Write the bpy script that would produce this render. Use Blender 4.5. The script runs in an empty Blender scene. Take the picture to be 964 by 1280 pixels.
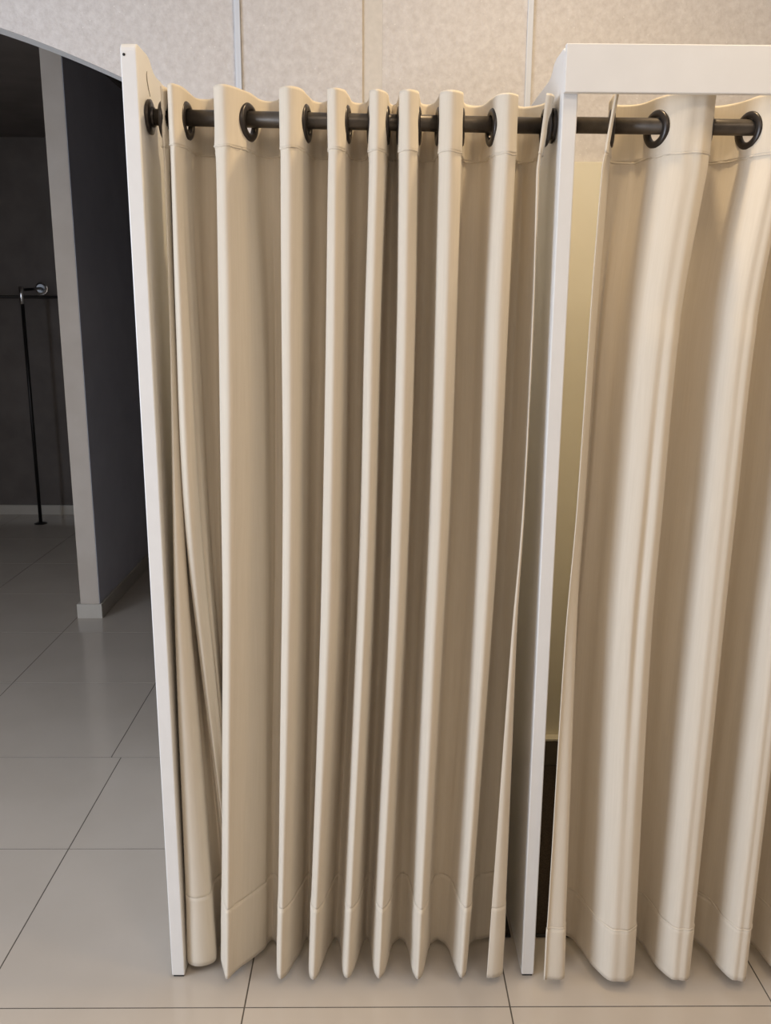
import bpy, bmesh, math, random
from mathutils import Vector, Matrix, noise
random.seed(7)
C = bpy.context.scene.collection
scene = bpy.context.scene
PI = math.pi

# ---------------------------------------------------------------- camera, light, exposure
cd = bpy.data.cameras.new('camera')
cam = bpy.data.objects.new('camera', cd); C.objects.link(cam)
cd.sensor_fit = 'HORIZONTAL'; cd.sensor_width = 36.0
cd.lens = 1092.4 / 964.0 * 36.0
cd.clip_start = 0.02
PITCH, YAW, ROLL = 0.2235, 0.0119, 0.006
fw = Vector((math.sin(YAW)*math.cos(PITCH), math.cos(YAW)*math.cos(PITCH), -math.sin(PITCH)))
ri0 = Vector((math.cos(YAW), -math.sin(YAW), 0)); up0 = ri0.cross(fw)
ri = ri0*math.cos(ROLL) + up0*math.sin(ROLL); up = up0*math.cos(ROLL) - ri0*math.sin(ROLL)
m = Matrix((ri, up, -fw)).transposed().to_4x4(); m.translation = (0, 0, 1.528)
cam.matrix_world = m
scene.camera = cam

scene.view_settings.view_transform = 'Standard'
scene.view_settings.look = 'None'
scene.view_settings.gamma = 1.0
scene.view_settings.use_curve_mapping = False
scene.view_settings.exposure = -0.07

w = bpy.data.worlds.new('world'); scene.world = w; w.use_nodes = True
w.node_tree.nodes['Background'].inputs[0].default_value = (0.75, 0.85, 1.0, 1)
w.node_tree.nodes['Background'].inputs[1].default_value = 0.3

def area_light(name, loc, rot, sx, sy, power, col):
    l = bpy.data.lights.new(name, 'AREA'); l.shape = 'RECTANGLE'
    l.size = sx; l.size_y = sy; l.energy = power; l.color = col
    o = bpy.data.objects.new(name, l); C.objects.link(o)
    o.location = loc; o.rotation_euler = rot
    return o
CEIL = 2.95
RX0, RX1, RY0, WALL = -3.9, 2.6, -2.95, 2.82      # the shop: left, right, front and back wall
WARM = (1.0, 0.77, 0.48)
area_light('cubicle_downlight', (0.45, 1.82, CEIL-0.04), (0, 0, 0), 0.10, 0.07, 14, WARM)
area_light('unseen_ceiling_light', (1.15, 1.25, CEIL-0.03), (0, 0, 0), 0.30, 0.30, 10, WARM)
for x, y in ((-0.4, 0.1), (0.9, -0.1)):  # two unseen ceiling lamps added as front fill
    area_light('unseen_ceiling_light', (x, y, CEIL-0.03), (0, 0, 0), 0.6, 0.6, 11, (1.0, 0.82, 0.64))
area_light('shop_window_light', (RX0+.03, -0.3, 1.40), (0, -PI/2, 0), 1.9, 2.2, 168, (0.70, 0.81, 1.0))

# ---------------------------------------------------------------- materials
def mat(name, col, rough=0.5, metal=0.0, spec=0.5):
    M = bpy.data.materials.new(name); M.use_nodes = True
    b = M.node_tree.nodes['Principled BSDF']
    b.inputs['Base Color'].default_value = (*col, 1)
    b.inputs['Roughness'].default_value = rough
    b.inputs['Metallic'].default_value = metal
    b.inputs['Specular IOR Level'].default_value = spec
    return M
def nt(M): return M.node_tree.nodes, M.node_tree.links, M.node_tree.nodes['Principled BSDF']
def add_noise(M, scale, c0, c1, bump=0.0, dist=0.001, detail=4, stretch=None, bscale=None, p0=0.3, p1=0.7):
    n, l, b = nt(M)
    tc = n.new('ShaderNodeTexCoord'); mp = n.new('ShaderNodeMapping')
    l.new(tc.outputs['Object'], mp.inputs['Vector'])
    if stretch: mp.inputs['Scale'].default_value = stretch
    t = n.new('ShaderNodeTexNoise'); t.inputs['Scale'].default_value = scale; t.inputs['Detail'].default_value = detail
    l.new(mp.outputs[0], t.inputs['Vector'])
    r = n.new('ShaderNodeValToRGB')
    r.color_ramp.elements[0].position = p0; r.color_ramp.elements[0].color = (*c0, 1)
    r.color_ramp.elements[1].position = p1; r.color_ramp.elements[1].color = (*c1, 1)
    l.new(t.outputs['Fac'], r.inputs['Fac']); l.new(r.outputs['Color'], b.inputs['Base Color'])
    if bump:
        t2 = n.new('ShaderNodeTexNoise'); t2.inputs['Scale'].default_value = bscale or scale; t2.inputs['Detail'].default_value = detail
        l.new(mp.outputs[0], t2.inputs['Vector'])
        bp = n.new('ShaderNodeBump'); bp.inputs['Strength'].default_value = bump; bp.inputs['Distance'].default_value = dist
        l.new(t2.outputs['Fac'], bp.inputs['Height']); l.new(bp.outputs['Normal'], b.inputs['Normal'])
    return M

M_white = add_noise(mat('white_paint', (.80, .785, .76), .38), 14, (.79, .765, .72), (.82, .795, .75), .08, .0006, bscale=60)
M_plaster = add_noise(mat('plaster', (.74, .72, .69), .7), 9, (.72, .70, .67), (.77, .75, .72), .15, .001, bscale=80)
M_shop = add_noise(mat('shop_plaster', (.5, .47, .44), .75), 6, (.54, .465, .385), (.60, .525, .445), .1, .001, bscale=70)
M_unlit_side = add_noise(mat('unlit_side_tint', (.6, .6, .65), .7), 6, (.58, .57, .62), (.64, .63, .68), .1, .001, bscale=70)  # bluish daylight on the partition's unlit side, put into the colour
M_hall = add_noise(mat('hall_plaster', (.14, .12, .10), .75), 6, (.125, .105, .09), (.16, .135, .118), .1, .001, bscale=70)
M_cream = add_noise(mat('cream_board', (.80, .74, .55), .55), 5, (.78, .735, .59), (.82, .775, .63))
M_tile = add_noise(mat('porcelain_tile', (.52, .48, .43), .17), 3.0, (.53, .465, .39), (.57, .505, .43), .03, .0003, bscale=30)
M_grout = add_noise(mat('grout', (.10, .085, .07), .9), 40, (.08, .07, .055), (.13, .11, .09))
M_skirt = add_noise(mat('skirting_tile', (.55, .52, .46), .35), 8, (.53, .485, .41), (.58, .53, .455))
M_dskirt = add_noise(mat('brown_skirting', (.16, .13, .10), .5), 12, (.13, .11, .085), (.18, .15, .115))
M_mat = add_noise(mat('mat_pile', (.05, .038, .03), .95, spec=.1), 300, (.035, .027, .022), (.07, .055, .042), .6, .003)
M_bronze = add_noise(mat('dark_bronze', (.06, .05, .042), .36, .5), 60, (.085, .070, .055), (.115, .095, .075))
M_ring = mat('bronze_ring', (.05, .042, .036), .34, .6)
M_black = mat('black_plastic', (.012, .012, .012), .45)
M_alu = add_noise(mat('satin_aluminium', (.66, .68, .72), .5, .0), 200, (.62, .65, .70), (.68, .71, .76), stretch=(1, 1, .02))
M_chrome = mat('chrome', (.7, .7, .7), .15, 1.0)
M_pole = mat('dark_pole', (.03, .027, .025), .4, .6)
M_batten = add_noise(mat('beige_batten', (.68, .61, .48), .7), 60, (.62, .565, .49), (.68, .62, .54), .2, .001)

# textured wall board: grainy plaster with a few glints
M_board = mat('textured_board', (.66, .62, .585), .6)
n, l, b = nt(M_board)
tc = n.new('ShaderNodeTexCoord')
t1 = n.new('ShaderNodeTexNoise'); t1.inputs['Scale'].default_value = 42; t1.inputs['Detail'].default_value = 8; t1.inputs['Roughness'].default_value = .7
l.new(tc.outputs['Object'], t1.inputs['Vector'])
r = n.new('ShaderNodeValToRGB')
r.color_ramp.elements[0].position = .35; r.color_ramp.elements[0].color = (.585, .54, .505, 1)
r.color_ramp.elements[1].position = .65; r.color_ramp.elements[1].color = (.70, .66, .625, 1)
l.new(t1.outputs['Fac'], r.inputs['Fac'])
v = n.new('ShaderNodeTexVoronoi'); v.inputs['Scale'].default_value = 55
l.new(tc.outputs['Object'], v.inputs['Vector'])
r2 = n.new('ShaderNodeValToRGB')
r2.color_ramp.elements[0].position = .0; r2.color_ramp.elements[0].color = (1, 1, 1, 1)
r2.color_ramp.elements[1].position = .13; r2.color_ramp.elements[1].color = (0, 0, 0, 1)
l.new(v.outputs['Distance'], r2.inputs['Fac'])
sep = n.new('ShaderNodeSeparateColor'); l.new(v.outputs['Color'], sep.inputs['Color'])
gt = n.new('ShaderNodeMath'); gt.operation = 'GREATER_THAN'; gt.inputs[1].default_value = .72
l.new(sep.outputs[0], gt.inputs[0])
mu = n.new('ShaderNodeMath'); mu.operation = 'MULTIPLY'
l.new(gt.outputs[0], mu.inputs[0]); l.new(r2.outputs['Color'], mu.inputs[1])
mx = n.new('ShaderNodeMix'); mx.data_type = 'RGBA'
l.new(mu.outputs[0], mx.inputs['Factor']); l.new(r.outputs['Color'], mx.inputs['A']); mx.inputs['B'].default_value = (.86, .83, .78, 1)
l.new(mx.outputs['Result'], b.inputs['Base Color'])
t2 = n.new('ShaderNodeTexNoise'); t2.inputs['Scale'].default_value = 120; t2.inputs['Detail'].default_value = 6
l.new(tc.outputs['Object'], t2.inputs['Vector'])
bp = n.new('ShaderNodeBump'); bp.inputs['Strength'].default_value = .6; bp.inputs['Distance'].default_value = .003
l.new(t2.outputs['Fac'], bp.inputs['Height']); l.new(bp.outputs['Normal'], b.inputs['Normal'])

# cream linen: slubby vertical weave, a little light passing through
def linen(name, c0, c1):
    M = mat(name, c0, .8, spec=.25)
    n, l, b = nt(M)
    b.inputs['Sheen Weight'].default_value = .15
    tc = n.new('ShaderNodeTexCoord')
    mp = n.new('ShaderNodeMapping'); mp.inputs['Scale'].default_value = (1, 1, .03)
    l.new(tc.outputs['UV'], mp.inputs['Vector'])
    mp.inputs['Scale'].default_value = (1, .03, 1)
    t = n.new('ShaderNodeTexNoise'); t.inputs['Scale'].default_value = 260; t.inputs['Detail'].default_value = 4
    l.new(mp.outputs[0], t.inputs['Vector'])
    r = n.new('ShaderNodeValToRGB')
    r.color_ramp.elements[0].position = .3; r.color_ramp.elements[0].color = (*c0, 1)
    r.color_ramp.elements[1].position = .7; r.color_ramp.elements[1].color = (*c1, 1)
    l.new(t.outputs['Fac'], r.inputs['Fac']); l.new(r.outputs['Color'], b.inputs['Base Color'])
    w1 = n.new('ShaderNodeTexNoise'); w1.inputs['Scale'].default_value = 700; w1.inputs['Detail'].default_value = 2
    l.new(tc.outputs['UV'], w1.inputs['Vector'])
    bp = n.new('ShaderNodeBump'); bp.inputs['Strength'].default_value = .25; bp.inputs['Distance'].default_value = .0008
    l.new(w1.outputs['Fac'], bp.inputs['Height']); l.new(bp.outputs['Normal'], b.inputs['Normal'])
    tr = n.new('ShaderNodeBsdfTranslucent'); l.new(r.outputs['Color'], tr.inputs['Color'])
    ms = n.new('ShaderNodeMixShader'); ms.inputs[0].default_value = .05
    out = [q for q in n if q.type == 'OUTPUT_MATERIAL'][0]
    l.new(b.outputs[0], ms.inputs[1]); l.new(tr.outputs[0], ms.inputs[2]); l.new(ms.outputs[0], out.inputs['Surface'])
    return M
M_linen = linen('cream_linen', (.71, .623, .492), (.745, .657, .527))

# ---------------------------------------------------------------- helpers
def obj(name, bm, material, parent=None, smooth=False):
    me = bpy.data.meshes.new(name)
    bmesh.ops.recalc_face_normals(bm, faces=bm.faces[:])
    bm.to_mesh(me); bm.free()
    me.materials.append(material)
    if smooth:
        for p in me.polygons: p.use_smooth = True
    o = bpy.data.objects.new(name, me); C.objects.link(o)
    if parent: o.parent = parent
    return o
def tag(o, label, cat, group=None):
    o['label'] = label; o['category'] = cat
    if group: o['group'] = group
    return o
def thing(name, label, cat, loc, group=None):
    o = bpy.data.objects.new(name, None); C.objects.link(o); o.location = loc
    o.empty_display_size = .1
    return tag(o, label, cat, group)
def struct(o):
    o['kind'] = 'structure'; return o
def box(bm, x0, x1, y0, y1, z0, z1, bevel=0.0, seg=2):
    r = bmesh.ops.create_cube(bm, size=1.0)
    vs = r['verts']
    for q in vs:
        q.co = Vector((x0 if q.co.x < 0 else x1, y0 if q.co.y < 0 else y1, z0 if q.co.z < 0 else z1))
    if bevel:
        es = list({e for q in vs for e in q.link_edges})
        bmesh.ops.bevel(bm, geom=es, offset=bevel, segments=seg, affect='EDGES', profile=.6)
    return bm
def bx(name, x0, x1, y0, y1, z0, z1, material, parent=None, bevel=0.0, seg=2):
    return obj(name, box(bmesh.new(), x0, x1, y0, y1, z0, z1, bevel, seg), material, parent)
def lathe(bm, profile, center, axis, seg=24, closed=True):
    """profile: list of (radius, along) pairs spun around the axis."""
    ax = Vector(axis).normalized()
    a = ax.orthogonal().normalized(); c = ax.cross(a)
    rings = []
    for k in range(seg):
        t = 2*PI*k/seg; d = a*math.cos(t) + c*math.sin(t)
        rings.append([bm.verts.new(Vector(center) + d*r_ + ax*h_) for r_, h_ in profile])
    np_ = len(profile)
    for k in range(seg):
        A, B = rings[k], rings[(k+1) % seg]
        for i in range(np_ if closed else np_-1):
            j = (i+1) % np_
            bm.faces.new((A[i], A[j], B[j], B[i]))
    if not closed:
        bm.faces.new([q[0] for q in rings]); bm.faces.new([q[-1] for q in rings][::-1])
    return bm
def rod_bm(bm, p0, p1, r_, seg=20):
    p0, p1 = Vector(p0), Vector(p1); L = (p1-p0).length
    return lathe(bm, [(r_, 0), (r_, L)], p0, p1-p0, seg, closed=False)

# ---------------------------------------------------------------- floor: tiles on a grout bed
floor = struct(bx('floor', RX0-1.2, RX1+.1, RY0-.1, 6.75, -.06, -.0009, M_grout))
tile_cache = {}
def tile_mesh(wx, wy):
    k = (round(wx, 3), round(wy, 3))
    if k not in tile_cache:
        bm = bmesh.new()
        z = [-.010, 0]; e = [0, 0]
        rings = []
        for zz, ee in zip(z, e):
            rings.append([bm.verts.new((sx*(wx/2-ee), sy*(wy/2-ee), zz)) for sx, sy in ((-1, -1), (1, -1), (1, 1), (-1, 1))])
        for a_, b_ in zip(rings, rings[1:]):
            for i in range(4): bm.faces.new((a_[i], a_[(i+1) % 4], b_[(i+1) % 4], b_[i]))
        bm.faces.new(rings[-1])
        bmesh.ops.recalc_face_normals(bm, faces=bm.faces[:])
        me = bpy.data.meshes.new('tile'); bm.to_mesh(me); bm.free(); me.materials.append(M_tile)
        tile_cache[k] = me
    return tile_cache[k]
G = .0034
def lay(xs, ys):
    for i in range(len(xs)-1):
        for j in range(len(ys)-1):
            wx, wy = xs[i+1]-xs[i]-G, ys[j+1]-ys[j]-G
            if wx < .03 or wy < .03: continue
            o = bpy.data.objects.new('tile', tile_mesh(wx, wy)); C.objects.link(o)
            o.location = ((xs[i]+xs[i+1])/2, (ys[j]+ys[j+1])/2, random.uniform(-.0002, 0))
            o.parent = floor
def marks(first, lo, hi):
    k = math.ceil((lo-first)/.6 + 1e-6); out = [lo]
    while first + .6*k < hi - 1e-6: out.append(first + .6*k); k += 1
    return out + [hi]
lay(marks(-.2915, RX0, RX1), marks(1.6768, RY0, 2.816))
lay(marks(-.926, -5.0, 0.4), [2.816] + marks(4.046, 3.446, 6.65))

# ---------------------------------------------------------------- shop shell
AX, AR, AZ = -2.055, 3.2, -.7196           # arch: centre x, radius, centre z
ALO, AHI = -3.55, -.56
def arch_z(x): return AZ + math.sqrt(AR*AR - (x-AX)**2)
def arch_slab(x0, x1, y0, y1, ztop, zbot=0.0):
    """upright slab with the arched opening cut out, built column by column"""
    xs = {x0, x1}
    for q in (ALO, AHI):
        if x0 < q < x1: xs.add(q)
    for i in range(1, 48):
        q = ALO + (AHI-ALO)*i/48
        if x0 < q < x1: xs.add(q)
    xs = sorted(xs)
    bm = bmesh.new(); outline = []
    low = []
    for i, x in enumerate(xs):
        L = arch_z(x) if ALO-1e-6 <= x <= AHI+1e-6 else zbot
        if abs(x-ALO) < 1e-6 and x0 < ALO: low += [(x, zbot), (x, L)]
        elif abs(x-AHI) < 1e-6 and x1 > AHI: low += [(x, L), (x, zbot)]
        else: low.append((x, L))
    F, B = {}, {}
    def vv(x, z):
        k = (round(x, 5), round(z, 5))
        if k not in F: F[k] = bm.verts.new((x, y0, z)); B[k] = bm.verts.new((x, y1, z))
        return k
    for (xa, za), (xb, zb) in zip(low, low[1:]):
        if abs(xa-xb) > 1e-6:
            k = [vv(xa, za), vv(xb, zb), vv(xb, ztop), vv(xa, ztop)]
            bm.faces.new([F[q] for q in k]); bm.faces.new([B[q] for q in k][::-1])
            bm.faces.new([F[k[0]], B[k[0]], B[k[1]], F[k[1]]])
            bm.faces.new([F[k[3]], F[k[2]], B[k[2]], B[k[3]]])
        else:
            k = [vv(xa, za), vv(xb, zb)]
            bm.faces.new([F[k[0]], B[k[0]], B[k[1]], F[k[1]]])
    for xa in (x0, x1):
        zz = [z for x, z in low if abs(x-xa) < 1e-6]
        k = [vv(xa, zz[0]), vv(xa, ztop)]
        bm.faces.new([F[k[0]], F[k[1]], B[k[1]], B[k[0]]])
    return bm
wall_back = struct(obj('wall_back', arch_slab(RX0, RX1, WALL, WALL+.095, CEIL), M_plaster))
T1, T2 = -.407, .450
LOW = 1.976
obj('wall_panel', arch_slab(RX0, T1-.008, WALL-.008, WALL, CEIL), M_board, wall_back)
bx('wall_panel', T1+.008, -.043, WALL-.008, WALL, LOW-.03, CEIL, M_board, wall_back, .001)
bx('wall_panel', .016, T2-.008, WALL-.008, WALL, LOW-.03, CEIL, M_board, wall_back, .001)
bx('wall_panel', T2+.008, RX1, WALL-.008, WALL, LOW-.03, CEIL, M_board, wall_back, .001)
# slanted beige batten closing the joint between the two middle boards
bm = bmesh.new()
pts = [(-.043, WALL), (-.043, WALL-.002), (-.020, WALL-.0045), (.016, WALL-.0082), (.016, WALL)]
for zz in (LOW-.03, CEIL):
    for p in pts: bm.verts.new((p[0], p[1], zz))
bm.verts.ensure_lookup_table()
q = bm.verts[:]; k = len(pts)
bm.faces.new(q[:k][::-1]); bm.faces.new(q[k:])
for i in range(k): bm.faces.new((q[i], q[(i+1) % k], q[k+(i+1) % k], q[k+i]))
struct(obj('trim_3', bm, M_batten))
for i, tx in ((1, T1), (2, T2)):
    bm = bmesh.new()
    box(bm, tx-.0095, tx+.0075, WALL-.015, WALL-.0085, LOW-.03, CEIL, .0012)
    struct(obj('trim_%d' % i, bm, M_alu))
# smooth cream lining inside the two cubicles
bx('lower_board', -.440, .346, WALL-.030, WALL-.0085, 0, LOW, M_cream, wall_back, .001)
bx('lower_board', .382, 1.168, WALL-.030, WALL-.0085, 0, LOW, M_cream, wall_back, .001)
for i, (a, c_) in enumerate(((-.440, .346), (.382, 1.168))):
    bm = box(bmesh.new(), a, c_, WALL-.066, WALL-.031, 0, .094, .002)
    o = struct(obj('baseboard_%s' % ('left', 'right')[i], bm, M_dskirt))
    bx('cap', a, c_, WALL-.068, WALL-.031, .0945, .103, M_cream, o, .002)
bm = bmesh.new()
box(bm, RX0-.1, RX0, RY0, -1.42, 0, CEIL); box(bm, RX0-.1, RX0, .82, WALL, 0, CEIL)
box(bm, RX0-.1, RX0, -1.42, .82, 2.37, CEIL); box(bm, RX0-.1, RX0, -1.42, .82, 0, .43)
struct(obj('wall_left', bm, M_shop))
struct(bx('wall_right', RX1, RX1+.1, RY0, WALL, 0, CEIL, M_shop))
struct(bx('wall_front', RX0, RX1, RY0-.1, RY0, 0, CEIL, M_shop))
struct(bx('ceiling', RX0, RX1, RY0, WALL+.1, CEIL, CEIL+.08, M_plaster))

# ---------------------------------------------------------------- dark hall beyond the arch
HY, HC = 6.60, 2.72
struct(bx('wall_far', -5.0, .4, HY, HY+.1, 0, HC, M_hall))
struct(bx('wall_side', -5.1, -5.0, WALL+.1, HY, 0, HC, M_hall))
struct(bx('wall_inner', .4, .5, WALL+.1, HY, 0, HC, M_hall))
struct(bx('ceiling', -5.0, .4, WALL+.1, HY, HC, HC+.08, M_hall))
wp = struct(bx('wall_partition', -1.503, -1.407, 4.26, HY, 0, HC, M_shop, None, .003))
bx('daylight_tinted_side', -1.407, -1.405, 4.262, HY, 0, HC, M_unlit_side, wp)  # thin sheet carrying the bluish daylight tint of the unlit side
struct(bx('baseboard_far', -5.0, -1.51, HY-.014, HY-.0005, 0, .075, M_skirt, None, .002))
struct(bx('baseboard_partition', -1.519, -1.503-.0005, 4.2602, HY-.02, 0, .075, M_skirt, None, .002))
struct(bx('baseboard_partition', -1.405+.0005, -1.392, 4.2602, HY-.02, 0, .075, M_skirt, None, .002))
struct(bx('baseboard_partition', -1.519, -1.392, 4.247, 4.2595, 0, .075, M_skirt, None, .002))

# thin wall-fixed clothes rail standing in the hall
rail = thing('clothes_rail', 'thin dark clothes rail on one upright pole in the dark room through the arch', 'rail', (-2.47, 6.30, 0))
def L(p): return Vector(p) - Vector((-2.47, 6.30, 0))
obj('upright_pole', rod_bm(bmesh.new(), L((-2.47, 6.30, .006)), L((-2.47, 6.30, 1.66)), .0125), M_pole, rail, True)
obj('foot_plate', lathe(bmesh.new(), [(.045, 0), (.045, .004), (.03, .009), (.0126, .012)], L((-2.47, 6.30, 0)), (0, 0, 1), 24, False), M_pole, rail)
obj('hanging_bar', rod_bm(bmesh.new(), L((-4.2, 6.30, 1.625)), L((-1.60, 6.30, 1.625)), .0105), M_pole, rail, True)
obj('tee_fitting', lathe(bmesh.new(), [(.013, 0), (.0175, .003), (.0175, .118), (.013, .121)], L((-2.47, 6.298, 1.575)), (0, 0, 1), 24, False), M_chrome, rail, True)
obj('wall_arm', rod_bm(bmesh.new(), L((-2.47, 6.315, 1.672)), L((-2.44, HY-.02, 1.690)), .010), M_pole, rail, True)
obj('wall_flange', lathe(bmesh.new(), [(.030, 0), (.040, .006), (.040, .018), (.045, .0195)], L((-2.44, HY-.020, 1.690)), (0, 1, 0), 28, False), M_chrome, rail)

# ---------------------------------------------------------------- white partition panels of the cubicles
PF, PH = 1.7685, 2.0136
def panel(name, x0, x1, label):
    t = thing(name, label, 'panel', ((x0+x1)/2, 2.29, 0), None)
    W = (x1-x0)/2
    bm = bmesh.new(); yb_ = WALL-.0095
    prof = [(PF, .006), (yb_, .006), (yb_, 1.990), (1.918, 1.990), (1.897, 1.9935), (1.882, 2.001), (1.870, 2.0095), (1.850, PH), (PF, PH)]
    sides = [[bm.verts.new((sx, y_-2.29, z_)) for y_, z_ in prof] for sx in (-W, W)]
    bm.faces.new(sides[0]); bm.faces.new(sides[1][::-1])
    for k in range(len(prof)):
        bm.faces.new((sides[0][k], sides[0][(k+1) % len(prof)], sides[1][(k+1) % len(prof)], sides[1][k]))
    bmesh.ops.recalc_face_normals(bm, faces=bm.faces[:])
    es = [e for e in bm.edges if all(q.co.y < PF-2.29+1e-4 and q.co.z > PH-1e-4 for q in e.verts)]
    bmesh.ops.bevel(bm, geom=es, offset=.015, segments=4, affect='EDGES', profile=.5)
    es = [e for e in bm.edges if len(e.link_faces) == 2 and e.calc_face_angle() > 1.0]
    bmesh.ops.bevel(bm, geom=es, offset=.0022, segments=2, affect='EDGES', profile=.5)
    obj('board', bm, M_white, t)
    bx('foot_shadow_strip', -W+.003, W-.003, PF-2.29+.004, WALL-.03-2.29, 0, .006, M_black, t)  # inset foot strip, black to stand in for the shadow gap
    return t
pl = panel('partition_panel', -.475, -.445, 'tall white partition panel at the left, between the dark archway and the first curtain')
pm = panel('partition_panel', .349, .378, 'tall white partition panel between the two cream curtains, under the end of the white header board')
bm = bmesh.new(); prev = None
for y, z, hw in ((1.842, 2.012-.030, .0006), (1.838, 1.975, .0022), (1.840, 1.964, .0034), (1.848, 1.951, .0032), (1.858, 1.940, .0008)):
    row = [bm.verts.new((x_, y-2.29+a_, z)) for x_, a_ in ((.0149, -hw), (.0157, -hw*.6), (.0157, hw*.6), (.0149, hw))]
    if prev:
        for k in range(4): bm.faces.new((prev[k], prev[(k+1) % 4], row[(k+1) % 4], row[k]))
    prev = row
obj('curved_mark', bm, M_dskirt, pl)['label'] = 'dark curved mark above the rod socket'
# screw head on the front edge and a thin dark curved mark above the rod socket of the left panel
obj('screw_head', lathe(bmesh.new(), [(.0026, 0), (.0026, .0008), (.0012, .0012)], (-.004-.004, PF-2.29, 1.992), (0, -1, 0), 12, False), M_pole, pl)
hb = thing('header_board', 'horizontal white header board across the top of the right cubicle', 'board', (.774, 1.76, 1.931))
bx('board', .349-.774, 1.168-.774, PF-.0155-1.76, PF-.0008-1.76, 0, PH-1.931+.001, M_white, hb, .0018)

struct(bx('trim_4', 1.1685, 1.198, PF, WALL-.0095, 0, PH, M_white, None, .002))  # unseen partition panel added to carry the header board's right end

# dark mats on the floor inside the cubicles
def floor_mat(x0, x1, label):
    t = thing('floor_mat', label, 'mat', ((x0+x1)/2, 2.32, 0))
    W = (x1-x0)/2
    bx('pile', -W+.006, W-.006, 1.907-2.32, 2.745-2.32, .0005, .008, M_mat, t, .002)
    bm = bmesh.new()
    box(bm, -W, W, 1.901-2.32, 1.907-2.32, .0005, .006, .001); box(bm, -W, W, 2.745-2.32, 2.751-2.32, .0005, .006, .001)
    box(bm, -W, -W+.006, 1.907-2.32, 2.745-2.32, .0005, .006, .001); box(bm, W-.006, W, 1.907-2.32, 2.745-2.32, .0005, .006, .001)
    obj('edging', bm, M_black, t)
floor_mat(-.438, .344, 'dark brown mat on the floor behind the left curtain')
floor_mat(.384, 1.16, 'dark brown mat on the floor behind the right curtain')

# ---------------------------------------------------------------- rods
RODY, RR = 1.835, .0152
def rod(name, a, b_, label):
    t = thing(name, label, 'rod', a)
    a, b_ = Vector(a), Vector(b_); d = (b_-a).normalized(); Lg = (b_-a).length
    obj('tube', rod_bm(bmesh.new(), d*.004, d*(Lg-.004), RR, 32), M_bronze, t, True)
    for p, s in ((Vector((0, 0, 0)), 1), (d*Lg, -1)):
        bm = lathe(bmesh.new(), [(.030, .0005), (.032, .002), (.032, .007), (.026, .009), (.0190, .0095), (.0185, .013), (.0156, .014)], p, d*s, 32, False)
        if a.x > 0 and s == 1:
            bm.free(); bm = lathe(bmesh.new(), [(.0165, .0005), (.0180, .002), (.0180, .010), (.0156, .012)], p, d*s, 32, False)
        obj('wall_socket', bm, M_ring, t)
    return t
def rz1(x): return 1.898 - .010*(x+.445)/.794
def rz2(x): return 1.890 - .004*(x-.378)/.79
rod('curtain_rod', (-.445, RODY, rz1(-.445)), (.349, RODY, rz1(.349)), 'dark bronze curtain rod between the two white panels, holding the left curtain')
rod('curtain_rod', (.378, RODY, rz2(.378)), (1.168, RODY, rz2(1.168)), 'dark bronze curtain rod under the white header board, holding the right curtain')

# ---------------------------------------------------------------- eyelet curtains
ROWS = [1.81, 1.515, 1.128, .85, .18]
def hermite(xs, ys, x):
    """cubic through unevenly spaced points; straight beyond the ends"""
    nn = len(xs)
    if x <= xs[0]: return ys[0] + (ys[1]-ys[0])/(xs[1]-xs[0])*(x-xs[0])
    if x >= xs[-1]: return ys[-1] + (ys[-1]-ys[-2])/(xs[-1]-xs[-2])*(x-xs[-1])*.3
    i = 0
    while x > xs[i+1]: i += 1
    def sl(k):
        if k == 0: return (ys[1]-ys[0])/(xs[1]-xs[0])
        if k == nn-1: return (ys[-1]-ys[-2])/(xs[-1]-xs[-2])
        return (ys[k+1]-ys[k-1])/(xs[k+1]-xs[k-1])
    h = xs[i+1]-xs[i]; t = (x-xs[i])/h
    return ((2*t**3-3*t**2+1)*ys[i] + (t**3-2*t**2+t)*h*sl(i) + (-2*t**3+3*t**2)*ys[i+1] + (t**3-t**2)*h*sl(i+1))
RZ = ROWS[::-1]
def at(row, z):
    if not isinstance(row, (list, tuple)): return row
    return hermite(RZ, list(row)[::-1], z)

def curve(ctrl, K):
    """smooth plan curve through control points, K samples per span"""
    P = [Vector(p) for p in ctrl]; nn = len(P)
    t = [0]
    for a_, b_ in zip(P, P[1:]): t.append(t[-1] + max((b_-a_).length, 1e-4)**.5)
    tg = []
    for i in range(nn):
        if i == 0: tg.append((P[1]-P[0])/(t[1]-t[0]))
        elif i == nn-1: tg.append((P[-1]-P[-2])/(t[-1]-t[-2]))
        else:
            d0 = (P[i]-P[i-1])/(t[i]-t[i-1]); d1 = (P[i+1]-P[i])/(t[i+1]-t[i])
            h0, h1 = t[i]-t[i-1], t[i+1]-t[i]
            tg.append((d0*h1 + d1*h0)/(h0+h1))
    out = []
    for i in range(nn-1):
        h = t[i+1]-t[i]
        for k in range(K):
            u = k/K
            out.append(P[i]*(2*u**3-3*u**2+1) + tg[i]*h*(u**3-2*u**2+u) + P[i+1]*(-2*u**3+3*u**2) + tg[i+1]*h*(u**3-u**2))
    out.append(P[-1])
    return out

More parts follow.
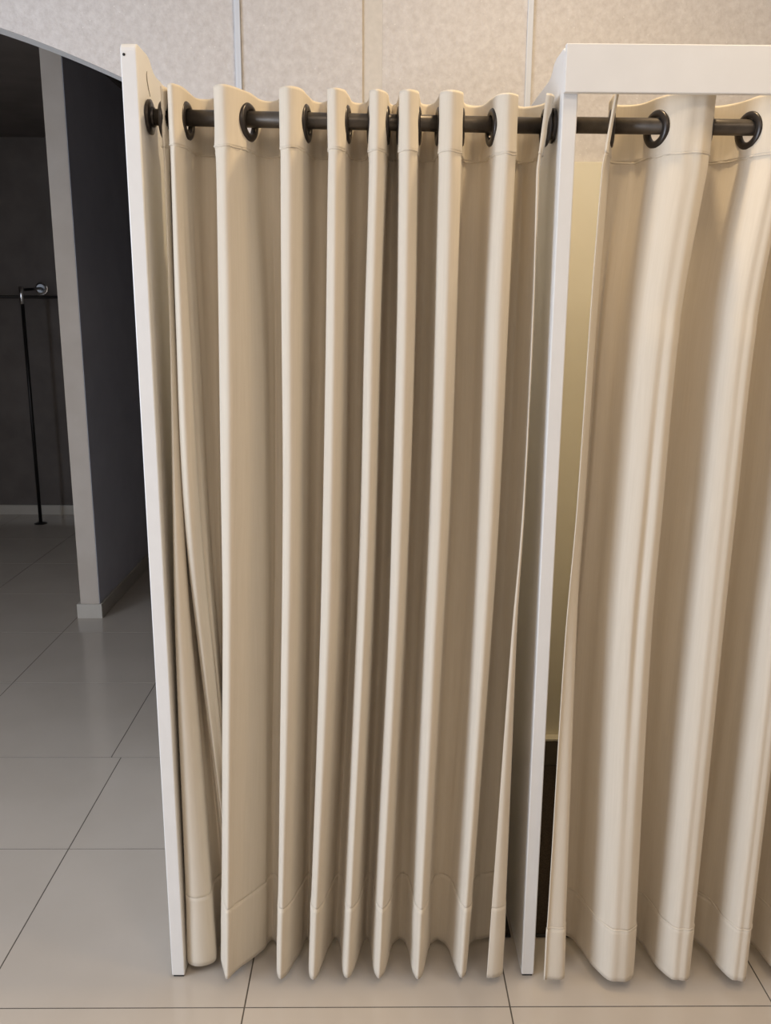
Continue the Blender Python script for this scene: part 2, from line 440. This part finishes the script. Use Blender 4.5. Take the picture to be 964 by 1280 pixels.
DROP = .0058                                # an eyelet hangs on the rod by its upper rim
class Curtain:
    K = 9
    def __init__(self, ctrl_fn, rings, seed, zseam, zhem, zbot, ztop=1.945, hr=.0020):
        self.hr = hr
        self.f, self.rings, self.seed = ctrl_fn, [(g, z-DROP) for g, z in rings], seed
        self.zs, self.zh, self.zb, self.zt = zseam, zhem, zbot, ztop
        c0 = curve(ctrl_fn(1.6), self.K)
        s = [0]
        for a_, b_ in zip(c0, c0[1:]): s.append(s[-1] + (b_-a_).length)
        self.s = s
        self.N = len(s)
    tilt = 0.0; creases = []
    def dz(self, x, z):
        q = max(0, min(1, (z-1.5)/.33)); return -self.tilt*(x+.30)*q*q*(3-2*q)
    def row(self, z):
        c = curve(self.f(z), self.K); out = []
        for i, p in enumerate(c):
            a_ = c[max(i-1, 0)]; b_ = c[min(i+1, len(c)-1)]
            tn = (b_-a_).normalized(); nr = Vector((tn.y, -tn.x))
            s = self.s[i]; sd = self.seed
            q = .0030*noise.noise(Vector((s*16, z*1.1, sd))) + .0012*noise.noise(Vector((s*45, z*2.2, sd+5)))
            q *= min(1, max(0, (1.80-z)/.25))
            for zz, am in ((self.zs, .0042), (self.zh, .0018)):
                e = math.exp(-abs(z-zz)/.018)
                q += am*e*noise.noise(Vector((s*70, zz*9, sd+2)))
            if z < self.zh: q += .002*noise.noise(Vector((s*28, z*9, sd+8)))
            for u0, u1, dep, wid in self.creases:       # slanting pinched creases
                f = max(0, min(1, (1.75-z)/1.35)); uc = (u0+(u1-u0)*f)*self.K
                q -= dep*math.exp(-((i-uc)/wid)**2)*min(1, max(0, (1.80-z)/.2))*min(1, max(0, (z-.25)/.35))
            out.append((Vector((p.x+nr.x*q, p.y+nr.y*q, 0)), nr))
        return out
    def sheet(self, zs, hole=False):
        bm = bmesh.new(); uvl = bm.loops.layers.uv.new('UVMap')
        G_ = []
        for z in zs:
            rr = self.row(z); line = []
            for i, (p, nr) in enumerate(rr):
                zz = z
                if z <= self.zb + 1e-6: zz += .005*noise.noise(Vector((self.s[i]*9, 3, self.seed)))
                if z >= self.zt - 1e-6: zz += .003*noise.noise(Vector((self.s[i]*18, 7, self.seed)))
                line.append((bm.verts.new((p.x-self.o.x, p.y-self.o.y, zz+self.dz(p.x, z))), self.s[i], z))
            G_.append(line)
        gs = []
        if hole:
            for gi, rz in self.rings:
                c = curve(self.f(rz), self.K); gs.append((c[gi*self.K], rz))
        for j in range(len(G_)-1):
            for i in range(self.N-1):
                f4 = (G_[j][i], G_[j][i+1], G_[j+1][i+1], G_[j+1][i])
                if hole:
                    mid = sum((q[0].co for q in f4), Vector())/4 + Vector((self.o.x, self.o.y, 0))
                    if any((mid - Vector((c.x, c.y, rz))).length < .029 for c, rz in gs): continue
                fc = bm.faces.new([q[0] for q in f4])
                for lp, q in zip(fc.loops, f4): lp[uvl].uv = (q[1], q[2])
        return bm
    def seam(self, z, r_):
        rr = self.row(z); bm = bmesh.new(); prev = None
        for i in range(0, self.N, 2):
            p, nr = rr[i]; zz = z + .0036*noise.noise(Vector((self.s[i]*38, z*5, self.seed+1)))
            ring = [bm.verts.new((p.x-self.o.x+nr.x*a_, p.y-self.o.y+nr.y*a_, zz+b_+self.dz(p.x, z))) for a_, b_ in ((r_*1.0, 0), (0, r_), (-r_*1.0, 0), (0, -r_))]
            if prev:
                for k in range(4): bm.faces.new((prev[k], prev[(k+1) % 4], ring[(k+1) % 4], ring[k]))
            prev = ring
        return bm
    def build(self, label, base):
        self.o = Vector((base[0], base[1], 0))
        t = thing('eyelet_curtain', label, 'curtain', self.o)
        def lin(a_, b_, step):
            k = max(2, int(abs(b_-a_)/step)); return [a_+(b_-a_)*i/k for i in range(k+1)]
        def sol(o, th):
            md = o.modifiers.new('thickness', 'SOLIDIFY'); md.thickness = th; md.offset = 0
        near = [self.zs-.035, self.zs-.026, self.zs-.018, self.zs-.011, self.zs-.005, self.zs]
        mid = lin(self.zh, self.zs-.045, .032)
        zs = [self.zh, self.zh+.006, self.zh+.013, self.zh+.022] + mid[1:] + near
        sol(obj('cloth', self.sheet(zs), M_linen, t, True), .0022)
        sol(obj('heading_band', self.sheet(lin(self.zs, self.zt, .0045), True), M_linen, t, True), .0048)
        sol(obj('bottom_hem', self.sheet(lin(self.zb, self.zh, .012)), M_linen, t, True), .0042)
        obj('heading_seam', self.seam(self.zs, .0036), M_linen, t, True)
        obj('hem_seam', self.seam(self.zh, self.hr), M_linen, t, True)
        for gi, rz in self.rings:
            c = curve(self.f(rz), self.K); k = gi*self.K
            p = c[k]; tn = (c[k+3]-c[k-3]).normalized(); nr = Vector((tn.y, -tn.x, 0))
            prof = [(.0215, -.003), (.0225, -.0055), (.028, -.0062), (.0335, -.0050), (.0355, -.0025),
                    (.0355, .0025), (.0335, .0050), (.028, .0062), (.0225, .0055), (.0215, .003)]
            obj('eyelet_ring', lathe(bmesh.new(), prof, Vector((p.x, p.y, rz)) - self.o, nr, 36), M_ring, t, True)
        return t

BOT = [1.735, 1.868]
def yfront(z): return BOT[0] + (1.782-BOT[0])*max(0, min(1, z/1.9))
def yback(z): return BOT[1] + (1.904-BOT[1])*max(0, min(1, z/1.9))

def folds_path(folds, z):
    """folds: (xl row, xr row, ridge fraction, front offset row); returns control points from first crossing to last crossing"""
    out = []
    prev_xr = None
    for xl, xr, rc, off in folds:
        a_, b_ = at(xl, z), at(xr, z); yf = yfront(z) + at(off, z)
        wd = b_-a_
        if prev_xr is not None:
            g = a_-prev_xr; xv = prev_xr + g*.5; hv = min(.30*g, .018)
            yb = yback(z)
            out += [(xv-hv, yb-.010), (xv, yb), (xv+hv, yb-.010)]
        h = max(.0075, min(.33*wd, .0145))*at([1, 1, .95, .82, .55], z); rx = a_ + rc*wd
        out += [(a_, RODY), (rx-h, yf+.015), (rx+.15*h, yf), (rx+1.45*h, yf+.014), (b_, RODY)]
        prev_xr = b_
    return out

# left curtain: ten folds from the left panel to the free edge by the middle panel
LF = [
 ([-.394,-.398,-.401,-.392,-.345], [-.370,-.368,-.366,-.358,-.325], .28, [0, .006, .024, .050, .090]),
 ([-.309,-.318,-.328,-.336,-.361], [-.249,-.238,-.240,-.245,-.262], .27, 0),
 ([-.181,-.185,-.190,-.198,-.226], [-.138,-.142,-.149,-.155,-.172], .27, 0),
 ([-.091,-.096,-.106,-.116,-.147], [-.058,-.061,-.067,-.071,-.103], .30, 0),
 ([-.013,-.021,-.028,-.039,-.072], [.019,.010,.003,-.004,-.027], .36, .004),
 ([.045,.043,.037,.029,.001], [.081,.079,.073,.067,.046], .36, 0),
 ([.122,.120,.115,.107,.087], [.166,.164,.160,.153,.136], .38, -.003),
 ([.226,.221,.218,.211,.187], [.268,.264,.260,.253,.230], .5, .004)]
def left_ctrl(z):
    body = folds_path(LF, z)
    x0 = at([-.414,-.418,-.428,-.435,-.4405], z)
    x1 = at([-.404,-.405,-.408,-.406,-.384], z)       # right side of the flap at the left panel
    yf = yfront(z) + at([.022, .022, .024, .030, .040], z)
    v0 = at([-.400,-.402,-.405,-.400,-.366], z)
    head = [(x0+.004, RODY+.055), (x0, RODY), (x0+.002, yf+.014), (x0*.55+x1*.45, yf), (x1, yf+.014), (x1+.001, RODY+.005), (v0, yback(z)-.004)]
    lean = .022*max(0, (z-1.81)/.14)
    e2 = at([.316,.316,.312,.304,.301], z) + lean; e = e2 - at([.008,.005,.006,.012,.033], z) - lean*.35
    xe = at([.286,.283,.279,.272,.252], z)
    yf = yfront(z)
    tail = [(xe, yback(z)-.006), (xe+.014, yback(z)-.002), (e2-.006, RODY+.035), (e2+.001, RODY-.012), (e2-.001, yf+.014), (.6*e+.4*e2, yf+.003), (e, yf+.004)]
    return head + body + tail
nh = 7
lr = [(1, rz1(-.415))]
for i in range(8):
    base = nh + i*8
    xs_l, xs_r = LF[i][0][0], LF[i][1][0]
    lr += [(base, rz1(xs_l)), (base+4, rz1(xs_r))]
lr += [(nh + 8*8 - 3 + 3, rz1(.32))]
cl = Curtain(left_ctrl, lr, 3.1, 1.838, .205, .025)
cl.tilt = .015
cl.creases = [(10.2, 11.0, .007, 1.6), (11.3, 12.3, .006, 1.5), (4.2, 5.2, .006, 1.6), (21.0, 20.4, .004, 2.2)]
cl.build('cream eyelet curtain hanging in tight folds between the left and middle white panels', (-.05, 1.83))

# right curtain: free edge beside the middle panel, then broad folds
RF = [
 ([.548,.525,.512,.505,.500], [.646,.612,.600,.594,.604], .52, 0),
 ([.730,.694,.682,.674,.660], [.800,.766,.755,.749,.738], .55, 0),
 ([.868,.842,.832,.822,.806], [.936,.908,.898,.886,.872], .55, 0),
 ([1.005,.985,.970,.955,.935], [1.065,1.045,1.030,1.015,.995], .5, 0)]
def right_ctrl(z):
    body = []
    prev = None
    for xl, xr, rc, off in RF:
        a_, b_ = at(xl, z), at(xr, z); yf = yfront(z) + (.004 if z > 1.5 else 0)
        if prev is not None:
            g = a_-prev; xv = prev + g*.42; hv = .28*g
            body += [(xv-hv, yback(z)-.012), (xv, yback(z)), (xv+hv, yback(z)-.012)]
        wd = b_-a_
        dent = .007*math.exp(-((z-1.0)/.45)**2) if xl is RF[0][0] else .001
        body += [(a_, RODY), (a_+.20*wd, yf+at([.018, .018, .018, .022, .034], z)), (a_+.44*wd, yf+.002), (a_+.60*wd, yf+dent), (a_+.78*wd, yf), (b_-.02*wd, yf+.018), (b_, RODY)]
        prev = b_
    lean = .020*max(0, (z-1.81)/.14)
    e = at([.434,.425,.417,.406,.396], z) + lean; c = at([.460,.452,.450,.445,.440], z); v_ = at([.516,.492,.486,.480,.478], z)
    yf = yfront(z)
    head = [(e, yf+.002), (e+.004, yf+.005), (e+at([.2,.2,.25,.5,.85], z)*(c-e)+.003, yf+at([.024,.022,.020,.012,.007], z)), (c, RODY), (c+.010, yback(z)-.014), ((c+v_)/2+.004, yback(z)), (v_+.010, yback(z)-.014)]
    ex = at([1.10, 1.085, 1.07, 1.055, 1.03], z)
    tail = [(ex, yback(z)-.01), (ex+.02, yback(z))]
    return head + body + tail
rr_ = [(3, rz2(.464))]
for i in range(4):
    base = 7 + i*10
    rr_ += [(base, rz2(RF[i][0][0])), (base+6, rz2(RF[i][1][0]))]
BOT[:] = [1.722, 1.878]
cr = Curtain(right_ctrl, rr_, 9.4, 1.832, .160, .028, 1.942, .0032)
cr.creases = [(5.2, 4.6, .010, 1.4), (14.4, 14.0, .006, 1.6)]
cr.build('cream eyelet curtain in broad loose folds under the white header board at right', (.76, 1.83))
